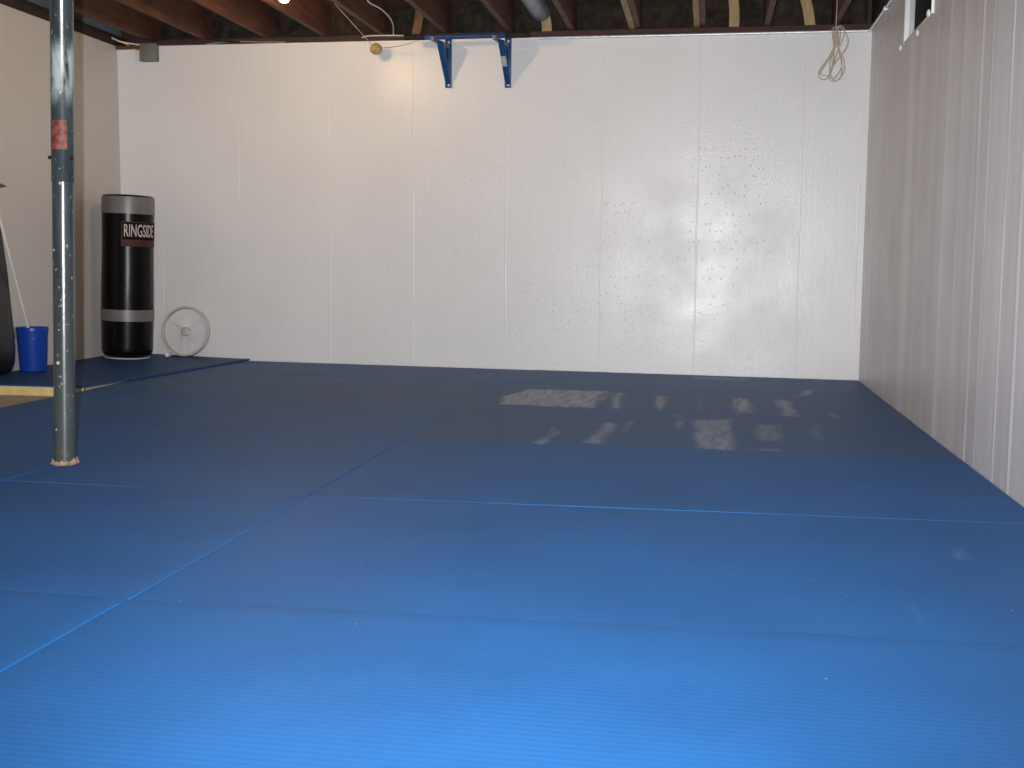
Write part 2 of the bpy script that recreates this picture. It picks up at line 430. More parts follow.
# insulation stuffed against the rim, one lump per bay
bays = [(-4.02, -3.60), (-3.60, -3.13), (-3.13, -2.70), (-2.70, -2.28), (-2.28, -1.825), (-1.825, -1.375), (-1.375, -.945), (-.945, -.535), (-.535, -.105), (-.105, .355), (.355, .80), (.80, 1.035)]
for i, (a, b2) in enumerate(bays):
    a += .021+(.04 if i in (9, 8) else 0); b2 -= .021; z0, z1 = JB+.004, JT-.004
    bm = BM(); nx, nz = 22, 14; grid = []
    for s in (0, 1):
        g = []
        for k in range(nz+1):
            row = []
            for j in range(nx+1):
                x = a+(b2-a)*j/nx; z = z0+(z1-z0)*k/nz
                e = min(j, nx-j, 4)/4*min(k+1, nz-k, 3)/3
                n_ = noise.noise((x*9, i*3.1, z*11))*.5+noise.noise((x*25, i, z*28))*.3
                y = D+.134 if s else D+.108-(.03+.05*n_)*max(.15, e)
                row.append(bm.verts.new((x, y, z)))
            g.append(row)
        grid.append(g)
    for s in (0, 1):
        for k in range(nz):
            for j in range(nx):
                q = (grid[s][k][j], grid[s][k][j+1], grid[s][k+1][j+1], grid[s][k+1][j]); bm.faces.new(q if s == 0 else q[::-1])
    rim0 = [grid[0][0][j] for j in range(nx+1)]+[grid[0][k][nx] for k in range(1, nz+1)]+[grid[0][nz][j] for j in range(nx-1, -1, -1)]+[grid[0][k][0] for k in range(nz-1, 0, -1)]
    rim1 = [grid[1][0][j] for j in range(nx+1)]+[grid[1][k][nx] for k in range(1, nz+1)]+[grid[1][nz][j] for j in range(nx-1, -1, -1)]+[grid[1][k][0] for k in range(nz-1, 0, -1)]
    for k in range(len(rim0)):
        bm.faces.new((rim0[k], rim1[k], rim1[(k+1) % len(rim0)], rim0[(k+1) % len(rim0)]))
    o = obj('insulation_batt', bm, 'insul', smooth=60)
    where = ['nearest the left wall', 'second from the left wall', 'above the round white fan', 'just beyond the glowing bulb', 'above the small hanging ball',
             'above the left end of the pull-up bar', 'above the right end of the pull-up bar', 'right of the round duct', 'between the two pale joists',
             'around the tan strip nearest the pale joist', 'around the tan strip nearest the rope', 'nearest the right wall'][i]
    tag(o, 'dark lumpy insulation batt in the joist bay '+where, 'insulation', 'insulation batts along the back wall rim')
# tan wooden strips standing on the sill
def strip(u0, v0, u1, v1, w, lab, m='strip'):
    y = D+.013
    p0, p1 = at(u0, v0, y), at(u1, v1, y)
    p0.z = JB+.001
    bm = BM(); n = 8; rows = []
    for k in range(n+1):
        t = k/n; c = p0.lerp(p1, t); c.x += .005*math.sin(t*PI)
        if c.z > JT-.003: c.z = JT-.003
        rows.append([bm.verts.new((c.x+a, c.y+b_, c.z)) for a, b_ in ((-w/2, -.009), (w/2, -.009), (w/2, .009), (-w/2, .009))])
    for A, B in zip(rows, rows[1:]):
        for k in range(4): bm.faces.new((A[k], A[(k+1) % 4], B[(k+1) % 4], B[k]))
    bm.faces.new(rows[0][::-1]); bm.faces.new(rows[-1])
    tag(obj('wood_strip', bm, m, smooth=None), lab, 'wood strip', 'tan wood strips on the sill')
strip(734, 25, 733, -6, .066, 'tan wooden strip upright on the sill beside the right pale joist')
strip(810, 27, 804, -6, .068, 'tan wooden strip upright on the sill beside the hanging rope')
strip(547, 30, 545, 16, .068, 'short tan wooden block on the sill under the round duct')
strip(416, 33, 420, 8, .06, 'orange tinted wooden strip upright above the left bar grip', 'orange_wood')
# round duct
c0 = at(531, 10, D-.1)
dx = -1.16; bm = BM(); tube(bm, [(dx, 4.6, 2.468), (dx, D+.02, 2.468)], .066, 28)
for y in (4.9, 6.1, 7.3): tube(bm, [(dx, y, 2.468), (dx, y+.02, 2.468)], .0685, 28)
tag(obj('round_duct', bm, 'duct'), 'dull grey round metal duct between joists above the pull-up bar', 'duct')

# ------------------------------------------------------------------ light bulb between the joists
bx, by, bz = -2.440, 6.68, 2.300
lamp = thing('ceiling_lamp', (bx, by, JB), 'lit bare bulb in a porcelain holder between two ceiling joists', 'lamp')
bm = BM(); box(bm, -2.681, -2.299, by-.045, by+.045, JB+.062, JB+.084, .002); part('mounting_board', bm, 'joist', lamp, None)
bm = BM(); lathe(bm, [(.055, 2.399), (.055, 2.385), (.04, 2.375), (.026, 2.368), (.022, 2.345), (.0, 2.345)][:-1], (bx, by, 0), 32); part('lamp_holder', bm, 'porcelain', lamp)
bm = BM(); lathe(bm, [(.013, 2.350), (.014, 2.325), (.020, 2.305), (.029, 2.282), (.031, 2.268), (.028, 2.253), (.018, 2.241), (.006, 2.237)], (bx, by, 0), 32); part('bulb', bm, 'bulb', lamp)

# ------------------------------------------------------------------ wall conduit, cables, box
y = D-.012
bm = BM()
pts = [at(538, 33.2, y), at(640, 33, y), at(745, 32.2, y), at(860, 32.4, y)]
for p in pts: p.z = H-.008
pts[-1].x = R-.05
pts += [Vector((R-.02, D-.016, H-.007)), Vector((R-.012, D-.04, H-.004)), Vector((R-.012, 7.6, H-.004)), Vector((R-.012, 5.2, H-.004))]
tube(bm, pts, .0095, 10)
cd = obj('metal_conduit', bm, 'steel')
tag(cd, 'thin silver conduit along the top of the back and right walls', 'conduit')
bm = BM()
tube(bm, [(R-.012, 7.50, H-.004), (R-.012, 7.56, H-.004)], .013, 12); part('coupling', bm, 'steel', cd)
bm = BM(); tube(bm, smooth_path([at(452, 37, D-.02), at(430, 36, D-.02), at(395, 35.5, D-.02), at(370, 35.8, D-.02), at(362, 37.5, D-.012)], 6), .0045, 8)
tube(bm, smooth_path([at(393, 35.5, D-.02), at(393.5, 31, D-.05), atz(393, 25, JB-.012), atz(390, 18, JB-.012), atz(381, 9, JB-.012), atz(370, 3, JB-.012), atz(366, -3, JB-.012)], 6), .0042, 8)
tag(obj('electric_cable', bm, 'white_cable'), 'pale electric cable climbing from the sill above the small ball', 'cable')
bm = BM(); tube(bm, smooth_path([at(118, 41, D-.05), at(126, 44, D-.03), at(134, 49, D-.02), at(143, 51, D-.02)], 6), .0045, 8)
tag(obj('electric_cable', bm, 'yellow_cable'), 'yellow electric cable entering the grey box in the left corner', 'cable')
bm = BM(); tube(bm, smooth_path([at(112, 38, D-.14), at(122, 42, D-.05), at(138, 44.5, D-.03), at(152, 46, D-.02)], 6), .006, 8)
tag(obj('electric_cable', bm, 'white_cable'), 'pale electric cable running above the grey box in the corner', 'cable')
bm = BM(); tube(bm, smooth_path([at(152, 41, D-.02), at(175, 38.5, D-.03), at(200, 38, D-.03), at(222, 41, D-.02), at(240, 42, D-.016)], 6), .006, 8)
tag(obj('electric_cable', bm, 'black_cable'), 'black electric cable looping along the sill near the left corner', 'cable')
bm = BM(); tube(bm, smooth_path([at(205, 44.5, D-.008), at(220, 42.5, D-.008), at(235, 41.5, D-.008), at(262, 42, D-.008), at(285, 42, D-.008)], 6), .005, 8)
tag(obj('electric_cable', bm, 'dull_cable'), 'dull olive cable lying along the sill left of the bulb', 'cable')
p0, p1 = at(143, 48, D), at(159.5, 62, D)
bx_ = thing('junction_box', ((p0.x+p1.x)/2, D, p1.z), 'small grey electrical box at the top of the back wall, left corner', 'electrical box')
bm = BM(); box(bm, p0.x, p1.x, D-.05, D-.0005, p1.z, p0.z+.02, .004); part('box_body', bm, 'box', bx_)
bm = BM(); box(bm, p0.x-.002, p1.x+.002, D-.054, D-.0505, p1.z-.002, p0.z+.022, .001); part('cover', bm, 'box', bx_)
bm = BM(); box(bm, L+.001, p0.x-.001, D-.03, D-.0005, H-.022, H+.002, .003)
structure(obj('trim_7', bm, 'joist', smooth=None), 'short brown wooden block at the top left corner of the back wall', 'trim')

# ------------------------------------------------------------------ pull-up bar on two brackets
yb = D-.25
bar = thing('pull_up_bar', (-1.58, D, 1.95), 'blue wall-mounted pull-up bar with black foam grips under the joists', 'pull-up bar')
zb_ = at(470, 36, yb).z
xa, xb = at(404, 37, yb).x, at(530, 33, yb).x
ga, gb = at(424.5, 37, yb).x, at(505, 33, yb).x
bm = BM(); tube(bm, [(xa+.004, yb, zb_), (xb-.004, yb, zb_)], .0125, 20); part('bar', bm, 'blue_metal', bar)
for (s, e) in ((xa, ga), (gb, xb)):
    bm = BM(); lathe(bm, [(.016, 0), (.0195, .004), (.0195, e-s-.004), (.016, e-s)], (s, yb, zb_), 24, Matrix.Rotation(PI/2, 3, 'Y')); part('foam_grip', bm, 'grip', bar)
for (u, side) in ((449, 0), (508.5, 1)):
    xw = at(u, 64, D).x
    zt, zl = zb_+.045, at(u, 88, D).z
    br = bmesh.new()
    box(br, xw-.021, xw+.021, D-.007, D-.0005, zl, zt, .002)          # wall plate, a shallow channel
    box(br, xw-.021, xw-.016, D-.03, D-.006, zl, zt, .001); box(br, xw+.016, xw+.021, D-.03, D-.006, zl, zt, .001)
    bk = part('bracket', br, 'blue_metal', bar)
    xf = xw-.010
    b1 = BM(); beam(b1, (xf, yb+.004, zb_-.036), (xw, D-.012, zl+.03), .034, .020, Vector((0, 0, 1)))
    part('strut', b1, 'blue_metal', bk)
    b1 = BM(); beam(b1, (xf-.040, yb-.05, zb_-.022), (xw+.006, D-.004, zb_-.030), .016, .024)
    part('support_arm', b1, 'arm_metal', bk)
    b1 = BM(); tri = [(xf, yb+.012, zb_-.045), (xw-.004, D-.02, zb_-.05), (xw-.004, D-.012, zl+.03)]   # gusset web between strut and wall plate
    A_ = [b1.verts.new((x_-.002, y_, z_)) for x_, y_, z_ in tri]; B_ = [b1.verts.new((x_+.002, y_, z_)) for x_, y_, z_ in tri]
    b1.faces.new(A_[::-1]); b1.faces.new(B_)
    for k in range(3): b1.faces.new((A_[k], A_[(k+1) % 3], B_[(k+1) % 3], B_[k]))
    part('gusset', b1, 'blue_metal', bk, None)
    for zz in (zb_+.005, zl+.02):
        b1 = BM(); lathe(b1, [(.010, 0), (.010, .005), (.006, .008), (.006, .012)], (xw, D-.007, zz), 12, Matrix.Rotation(PI/2, 3, 'X'))
        part('bolt', b1, 'steel', bk)
    if side:
        a = Vector((xf, yb+.004, zb_-.036)); e = Vector((xw, D-.012, zl+.03))
        d = (e-a).normalized(); s_ = d.cross(Vector((0, 0, 1))).normalized(); nrm = s_.cross(d)
        q0 = a.lerp(e, .33)-nrm*.0112
        b1 = BM(); beam(b1, q0, q0+d*.08, .0345, .0012, nrm, 0)
        part('sticker', b1, 'sticker', bk)

# ------------------------------------------------------------------ little ball on its string
bc = at(376, 49, D-.17)
bl = thing('hanging_ball', bc, 'small tan ball hung on string below the joists, left of the pull-up bar', 'ball')
bm = BM(); ball(bm, bc, .042, 3, (1, 1, .95)); part('ball', bm, 'ball', bl)
bm = BM(); tube(bm, [at(335, 4, D-.45), at(372, 45, D-.17)], .0022, 6); part('string', bm, 'string', bl)
bm = BM(); tube(bm, smooth_path([at(381, 48, D-.17), at(402, 45.5, D-.25), Vector((ga-.03, yb, zb_-.018))], 6), .0022, 6); part('string', bm, 'string', bl)

# ------------------------------------------------------------------ coiled rope hanging by the right corner
yr = D-.30
rp = thing('hanging_rope', at(836, 30, yr), 'coil of thin beige rope hanging from the ceiling near right corner', 'rope')
bm = BM(); RR = .0027
def rpath(pts, k=0): return smooth_path([at(u, v, yr+.012*math.sin(i*1.9+k)) for i, (u, v) in enumerate(pts)], 8)
tube(bm, rpath([(837, -8), (837, 5), (836.3, 18), (836, 30), (835.5, 40)]), RR, 8)
loops = [[(835, 32), (834, 46), (828, 58), (820, 69), (818.5, 76), (823, 79.5), (829, 76), (834, 62), (838, 48), (840, 32), (836, 28), (832, 30), (833.5, 45)],
         [(836, 30), (835, 46), (831, 58), (829.5, 70), (833, 80), (839, 78.5), (844, 70), (843.5, 60), (839, 50), (836.5, 40), (838, 27), (843, 27), (844.5, 32), (840, 46)],
         [(834, 30), (834, 48), (833, 62), (829, 74), (830.5, 80.5), (836, 80.8), (841, 76), (841.5, 65), (839.5, 55), (837, 44), (836, 31)],
         [(837, 31), (838, 45), (841, 57), (841, 68), (836, 76), (833, 78.5), (830, 73), (835, 63), (841, 55), (846, 48), (848, 41), (846, 34), (841, 28), (836, 27)],
         [(833.5, 32), (834, 50), (827, 62), (820, 73), (822.5, 75), (829, 75), (832, 66), (834, 50)]]
for k, lp in enumerate(loops): tube(bm, rpath(lp, k), RR, 8)
part('rope_coil', bm, 'rope', rp)
bm = BM()
for k in range(7):
    v = 32+k*2.3; c = at(836, v, yr)
    tube(bm, [c+Vector((.016*math.cos(t*PI/6), .016*math.sin(t*PI/6), .004*math.sin(t*PI/6))) for t in range(12)], RR*.9, 6, True)
part('wrapping', bm, 'rope', rp)

# ------------------------------------------------------------------ steel post
px, py = -2.272, 3.897
tilt_top = at(62.5, 0, 3.897)
dxz = 0.0
pole = thing('support_post', (px, py, fz(px)), 'worn dark steel post standing through the blue mats at left', 'post')
zj = at(63, 182, py).z
bm = BM(); lathe(bm, [(.0368, fz(px)), (.0368, zj+.02)], (px, py, 0), 40); part('inner_tube', bm, 'post', pole)
bm = BM(); lathe(bm, [(.0372, zj), (.0388, zj+.002), (.0388, JB-.012)], (px, py, 0), 40); part('outer_tube', bm, 'post', pole)
bm = BM(); box(bm, px-.08, px+.08, py-.06, py+.06, JB-.012, JB-.0005, .002); part('top_plate', bm, 'post', pole)
zp = at(60, 158, py).z
bm = BM(); tube(bm, [(px-.047, py-.012, zp), (px+.047, py-.012, zp)], .006, 12); part('pin', bm, 'black_cable', pole)
z0, z1 = at(60, 150, py).z, at(60, 121, py).z
bm = BM(); rows = []
for k in range(9):
    a = math.radians(-118+k*10)
    rows.append([bm.verts.new((px+rr*math.cos(a), py+rr*math.sin(a), z)) for rr, z in ((.0389, z0), (.0394, z0), (.0394, z1), (.0389, z1))])
for A, B in zip(rows, rows[1:]):
    for k in range(4): bm.faces.new((A[k], A[(k+1) % 4], B[(k+1) % 4], B[k]))
bm.faces.new(rows[0][::-1]); bm.faces.new(rows[-1])
part('label', bm, 'red_label', pole)
for (a, v, r_) in ((-75, 183, .006), (-118, 250, .004), (-95, 363, .007), (-70, 92, .006), (-75, 300, .003), (-110, 430, .004), (-60, 212, .003), (-88, 330, .003)):
    a = math.radians(a); rp_ = .0384 if v < 180 else .0364; z = at(62, v, py-.036).z
    bm = BM(); ball(bm, (px+rp_*math.cos(a), py+rp_*math.sin(a), z), r_, 2, (1, .6, 1)); part('paint_drip', bm, 'drip', pole)
pole.rotation_euler.y = .0245                                  # the post leans a touch

# ------------------------------------------------------------------ floor mats
PATCH = [([(498, 404), (503, 396), (528, 389), (609, 391), (592, 408)], .75), ([(612, 393), (624, 393), (620, 409), (614, 408)], .6),
         ([(658, 396), (667, 396), (662, 411.5), (654, 412.5)], .6), ([(699, 396), (702, 396), (701, 409), (699, 409)], .35),
         ([(734, 398), (749, 398), (751.5, 412.5), (736, 414.5)], .65), ([(775, 399), (792, 401), (798, 416.5), (783, 416)], .6),
         ([(802, 391), (816, 389.5), (814, 396), (795, 396)], .5), ([(830, 413), (837, 414), (839, 419.5), (832, 418)], .4),
         ([(535, 443), (554, 427), (558, 428), (545, 444)], .5), ([(583, 442), (609, 422), (615, 424.5), (603, 444)], .5),
         ([(620, 434), (630, 419.5), (633, 420.5), (625, 433)], .35), ([(675, 414.5), (681, 414.5), (684, 428), (679, 429.5)], .5),
         ([(693, 420.5), (730, 418.5), (736, 450), (693, 448)], .5), ([(755, 424.5), (781, 424.5), (781, 442), (757, 440)], .3),
         ([(812, 424.5), (822, 424.5), (822, 440), (813, 440)], .25), ([(750, 447.5), (781, 448.5), (781, 451), (750, 450)], .3),
         ([(693, 377), (750, 378.5), (748, 381), (693, 379)], .3), ([(911, 606), (914, 606), (935, 641), (930, 641)], .16), ([(953, 548), (962, 548), (962, 558), (953, 558)], .12)]
PW = [([fl(u, v) for u, v in p], s) for p, s in PATCH]
def seg_d(px_, py_, a, b_):
    dx_, dy_ = b_.x-a.x, b_.y-a.y
    t = max(0, min(1, ((px_-a.x)*dx_+(py_-a.y)*dy_)/(dx_*dx_+dy_*dy_+1e-12)))
    return math.hypot(px_-a.x-dx_*t, py_-a.y-dy_*t)
def dust_at(x, y):
    best = 0
    for poly, s in PW:
        inside = False; n = len(poly); dm = 9
        for i in range(n):
            a, b_ = poly[i], poly[(i+1) % n]
            if (a.y > y) != (b_.y > y) and x < (b_.x-a.x)*(y-a.y)/(b_.y-a.y)+a.x: inside = not inside
            dm = min(dm, seg_d(x, y, a, b_))
        sd = dm if inside else -dm
        sd += .03*noise.noise((x*16, y*3, 0))+.015*noise.noise((x*45, y*8, 3))
        best = max(best, s*max(0, min(1, (sd+.014)/.042)))
    return best
mesh_seed = [0]
def flat_mat(name, x0, x1, y0, y1, m, label, dz=lambda x, y: 0.0, nx=30, ny=20, dust=False, bottom=fz, gap=.002, corners=None, parent=None, base=gz):
    x0 += gap; x1 -= gap; y0 += gap; y1 -= gap
    mesh_seed[0] += 1; sd = mesh_seed[0]*3.7
    cs = corners or ((x0, y0), (x1, y0), (x1, y1), (x0, y1))
    def P(s, t):
        a = (cs[0][0]*(1-s)+cs[1][0]*s, cs[0][1]*(1-s)+cs[1][1]*s); b_ = (cs[3][0]*(1-s)+cs[2][0]*s, cs[3][1]*(1-s)+cs[2][1]*s)
        return a[0]*(1-t)+b_[0]*t, a[1]*(1-t)+b_[1]*t
    bm = BM(); inset = .004
    W = x1-x0; Hh = y1-y0
    ss = [inset/W+(1-2*inset/W)*i/nx for i in range(nx+1)]; tt = [inset/Hh+(1-2*inset/Hh)*j/ny for j in range(ny+1)]
    def top(x, y): return base(x)+dz(x, y)+0.0003*noise.noise((x*1.6, y*1.6, sd))
    g = []
    for t in tt: 
        row = []
        for s in ss:
            x, y = P(s, t); row.append(bm.verts.new((x, y, top(x, y))))
        g.append(row)
    for j in range(ny):
        for i in range(nx): bm.faces.new((g[j][i], g[j][i+1], g[j+1][i+1], g[j+1][i]))
    def loop(k, drop):                        # ring of vertices, k = fraction from inset edge (1) to outer edge (0)
        out = []
        def add(s, t, fx, fy):
            s2 = s if fx is None else (inset/W*k if fx == 0 else 1-inset/W*k); t2 = t if fy is None else (inset/Hh*k if fy == 0 else 1-inset/Hh*k)
            x, y = P(s2, t2); z = bottom(x) if drop is None else top(x, y)-drop
            out.append(bm.verts.new((x, y, z)))
        for i in range(nx+1): add(ss[i], 0, 0 if i == 0 else (1 if i == nx else None), 0)
        for j in range(1, ny+1): add(1, tt[j], 1, 1 if j == ny else None)
        for i in range(nx-1, -1, -1): add(ss[i], 1, 0 if i == 0 else None, 1)
        for j in range(ny-1, 0, -1): add(0, tt[j], 0, None)
        return out
    top_ring = [g[0][i] for i in range(nx+1)]+[g[j][nx] for j in range(1, ny+1)]+[g[ny][i] for i in range(nx-1, -1, -1)]+[g[j][0] for j in range(ny-1, 0, -1)]
    rings = [top_ring, loop(.35, .0003), loop(.1, .001), loop(0, .0022), loop(0, None)]
    for A, B in zip(rings, rings[1:]):
        for k in range(len(A)): bm.faces.new((A[k], B[k], B[(k+1) % len(A)], A[(k+1) % len(A)]))
    bm.faces.new(rings[-1])
    me = bpy.data.meshes.new(name); bmesh.ops.recalc_face_normals(bm, faces=bm.faces); bm.to_mesh(me); bm.free()
    if dust:
        at_ = me.attributes.new('dust', 'FLOAT', 'POINT')
        at_.data.foreach_set('value', [dust_at(v.co.x, v.co.y) for v in me.vertices])
    o = link(name, me, m, parent, 50)
    if label: tag(o, label, 'floor mat', 'blue floor mats')
    return o
XS = -1.238; XR = R-.004; XL = -3.405
def seam(i, x):                                # where one row of mats ends and the next begins
    if i == 0: return 1.19
    if i == 1: return 2.425+.052*max(x, -1.4)
    if i == 2: return 3.632+.058*max(x, -1.3)
    if i == 3: return 4.880+.037*max(x, -1.3)
    if i == 4: return 6.066-.016*x
    if i == 5: return 7.218-.060*max(x, -1.3)
    return D-.004
clab = ['large blue ribbed floor mat across the bottom foreground', 'blue floor mat second from the camera in the wide middle row', 'blue floor mat third from the camera, thin bright line along its near edge',
        'greyish blue floor mat with slanted dusty streaks, fourth from the camera', 'grey blue floor mat with the large pale dusty patch', 'grey blue floor mat strip against the back wall, right of centre']
llab = ['blue ribbed floor mat cut off at the bottom left corner', 'blue floor mat just in front of the steel post', 'blue floor mat pierced by the steel post',
        'blue floor mat directly behind the steel post', 'blue floor mat beside the bare concrete gap and navy mat', 'grey blue floor mat against the back wall beside the navy mat']
cdz = [lambda x, y: .004, lambda x, y: 0, lambda x, y: .0009*max(0, 1-(y-3.62)*1.5)*max(0, min(1, (x+.75)*3))*(1 if x < .2 else .5), lambda x, y: -.0015, lambda x, y: -.0005, lambda x, y: .0006]
ldz = [lambda x, y: .004+.0020*max(0, 1+(x-XS)/.8), lambda x, y: .0008*max(0, 1+(x-XS)/.8), lambda x, y: 0, lambda x, y: -.002, lambda x, y: -.0022, lambda x, y: -.0012]
GP = .0008
for i in range(6):
    xs = XS if i < 4 else -1.180
    du = i >= 1
    cs = ((xs+GP, seam(i, xs)+GP), (XR, seam(i, XR)+GP), (XR, seam(i+1, XR)-GP), (xs+GP, seam(i+1, xs)-GP))
    flat_mat('floor_mat', xs, XR, cs[0][1], cs[3][1], 'mat_dusty' if i >= 3 else 'mat', clab[i], cdz[i], 190 if du else 40, 110 if du else 24, dust=du, corners=cs)
lx = [XL, XL, XL, XL, XL-.005, -3.47, -3.32]
for i in (0, 1, 3, 4, 5):
    xs = XS if i < 4 else -1.180
    a, b_ = lx[i], lx[i+1]
    if i == 3: b_ = XL
    cs = ((a, seam(i, a)+GP), (xs-GP, seam(i, xs)+GP), (xs-GP, seam(i+1, xs)-GP), (b_, seam(i+1, b_)-GP))
    flat_mat('floor_mat', XL, xs, cs[0][1], cs[3][1], ('mat', 'mat', 'mat', 'mat_worn', 'mat_dusty', 'mat_dusty')[i], llab[i], ldz[i], 40, 24, corners=cs)
# the mat cut around the post: hole and slit out to its near edge
bm = BM()
y0, y1 = seam(2, -2)+GP, seam(3, -2)-GP; xl, xr = XL, XS-GP
hole = []
for k in range(33):
    a = -PI/2-.10-(2*PI-.20)*k/32
    hole.append((px+.0425*math.cos(a), py+.0425*math.sin(a)))
sx0 = -2.300
out = [(xl, y0), (sx0-.003, y0), (px-.0085, py-.075)]+hole+[(px-.0035, py-.075), (sx0+.003, y0), (xr, y0), (xr, y1), (xl, y1)]
vt = [bm.verts.new((x, y, gz(x)+.0003)) for x, y in out]
f = bm.faces.new(vt)
ex = bmesh.ops.extrude_face_region(bm, geom=[f])
bot = [e for e in ex['geom'] if isinstance(e, bmesh.types.BMVert)]
for v in bot: v.co.z = fz(v.co.x)
bm.normal_update()
top_e = [e for e in bm.edges if all(abs(v.co.z-(gz(v.co.x)+.0003)) < 1e-4 for v in e.verts)]
bmesh.ops.bevel(bm, geom=top_e, offset=.002, segments=2, affect='EDGES')
bmesh.ops.triangulate(bm, faces=[f for f in bm.faces if len(f.verts) > 4])
pm_ = obj('floor_mat', bm, 'mat', smooth=30); tag(pm_, llab[2], 'floor mat', 'blue floor mats')
bm = BM(); rows = []; n = 40
for k in range(n):                                             # torn foam showing around the post
    a = 2*PI*k/n; hgt = .012+.016*abs(noise.noise((math.cos(a)*4, math.sin(a)*4, 2)))*2.2
    ro = .0445+.006*noise.noise((math.cos(a)*5, math.sin(a)*5, 7))
    z = gz(px)
    rows.append([bm.verts.new((px+r_*math.cos(a), py+r_*math.sin(a), zz)) for r_, zz in ((.0428, z-.03), (.0422, z+hgt), (ro, z+hgt*.75), (ro+.006, z+.0045), (ro+.004, z+.002))])
for k in range(n):
    A, B = rows[k], rows[(k+1) % n]
    for j in range(4): bm.faces.new((A[j], B[j], B[j+1], A[j+1]))
part('torn_foam', bm, 'foam_rag', pm_)
# navy mat in the left corner, its foam core showing at the near edge
def ndz(x, y): return .013+.020*max(0, (-3.4-x)/.85)*max(0, (y-6.1)/2.1)
ncs = ((L+.003, 6.085), (-3.452, 6.148), (-3.285, D-.004), (L+.003, D-.004))
nm = flat_mat('floor_mat', L+.003, -3.3, 6.1, D-.004, 'mat_dark', None, ndz, 40, 60, corners=ncs, bottom=lambda x: gz(x)+.002)
tag(nm, 'dark navy floor mat in the left corner with yellow foam edge', 'floor mat', 'blue floor mats')
bm = BM(); vs = []
fcs = ((L+.004, 6.088), (-3.456, 6.150), (-3.50, 6.25), (-3.50, D-.03), (L+.004, D-.03))
lo = [bm.verts.new((x, y, fz(x)+.0005)) for x, y in fcs]; hi = [bm.verts.new((x, y, gz(x)+.0035)) for x, y in fcs]
bm.faces.new(lo[::-1]); bm.faces.new(hi)
for k in range(len(fcs)): bm.faces.new((lo[k], lo[(k+1) % 5], hi[(k+1) % 5], hi[k]))
part('foam_core', bm, 'foam', nm, None)
def nz(x, y): return gz(x)+ndz(x, y)

# ------------------------------------------------------------------ heavy bag
cx, cy, br_ = -4.043, 7.80, .176
zb0 = nz(cx, cy)+.009
ztop = at(126, 194.5, cy-br_).z
bagt = thing('heavy_bag', (cx, cy, zb0), 'black heavy punching bag with silver bands and pale lettering in the left corner', 'punching bag')
def zpx(v): return at(126, v, cy-br_).z
def rad(z):                                                    # outline of the filled bag
    t = (z-zb0)/(ztop-zb0)
    r = br_*(1-.012*math.cos(t*9)-.02*(t > .86)*(t-.86)/.14)
    e = .055
    if z < zb0+e: r -= e-math.sqrt(max(0, e*e-(zb0+e-z)**2))
    if z > ztop-.02: r -= .02-math.sqrt(max(0, .0004-(z-ztop+.02)**2))
    return r
prof = [(.02, zb0)]+[(rad(zb0+.055*k/8), zb0+.055*k/8) for k in range(9)]
prof += [(rad(z), z) for z in [zb0+.055+(ztop-.02-zb0-.055)*k/40 for k in range(1, 41)]]+[(rad(ztop-.02+.02*k/5), ztop-.02+.02*k/5) for k in range(1, 6)]+[(.1, ztop+.004), (.02, ztop+.006)]
bm = BM(); lathe(bm, prof, (cx, cy, 0), 64); part('bag_body', bm, 'bag', bagt, 50)
def wrap(z0, z1, off, a0=0, a1=2*PI, seg=64, nzz=4):
    bm = BM(); full = abs(a1-a0-2*PI) < 1e-6; cols = []
    for k in range(seg if full else seg+1):
        a = a0+(a1-a0)*k/seg
        inn = [bm.verts.new((cx+(rad(z)+.0004)*math.cos(a), cy+(rad(z)+.0004)*math.sin(a), z)) for z in [z0+(z1-z0)*j/nzz for j in range(nzz+1)]]
        ou = [bm.verts.new((cx+(rad(z)+off)*math.cos(a), cy+(rad(z)+off)*math.sin(a), z)) for z in [z1+(z0-z1)*j/nzz for j in range(nzz+1)]]
        cols.append(inn+ou)
    n = len(cols)
    for k in range(n if full else n-1):
        A, B = cols[k], cols[(k+1) % n]
        for j in range(len(A)): bm.faces.new((A[j], B[j], B[(j+1) % len(A)], A[(j+1) % len(A)]))
    if not full: bm.faces.new(cols[0]); bm.faces.new(cols[-1][::-1])
    return bm
part('silver_band', wrap(zpx(213.5), ztop-.012, .0025), 'bag_tape', bagt)
part('silver_band', wrap(zpx(322), zpx(310.5), .0025), 'bag_tape', bagt)
view_a = math.atan2(-cy, -cx)                                  # direction from the bag to the camera
def ang(frac): return view_a+math.asin(max(-1, min(1, frac)))
a0, a1 = ang(-.26), view_a+math.radians(84)
patch = part('logo_patch', wrap(zpx(246.5), zpx(221.5), .0020, a0, a1, 60, 10), 'maroon', bagt)
part('logo_panel', wrap(zpx(239.5), zpx(222.3), .0030, a0+.05, a1-.04, 60, 10), 'logo_black', patch)
def text_mesh(txt):
    cu = bpy.data.curves.new('lettering', 'FONT'); cu.body = txt; cu.size = 1; cu.resolution_u = 3; cu.offset = .012
    o = bpy.data.objects.new('tmp_text', cu); C.objects.link(o); bpy.context.view_layer.update()
    me = bpy.data.meshes.new_from_object(o.evaluated_get(bpy.context.evaluated_depsgraph_get()))
    bpy.data.objects.remove(o); bpy.data.curves.remove(cu); return me
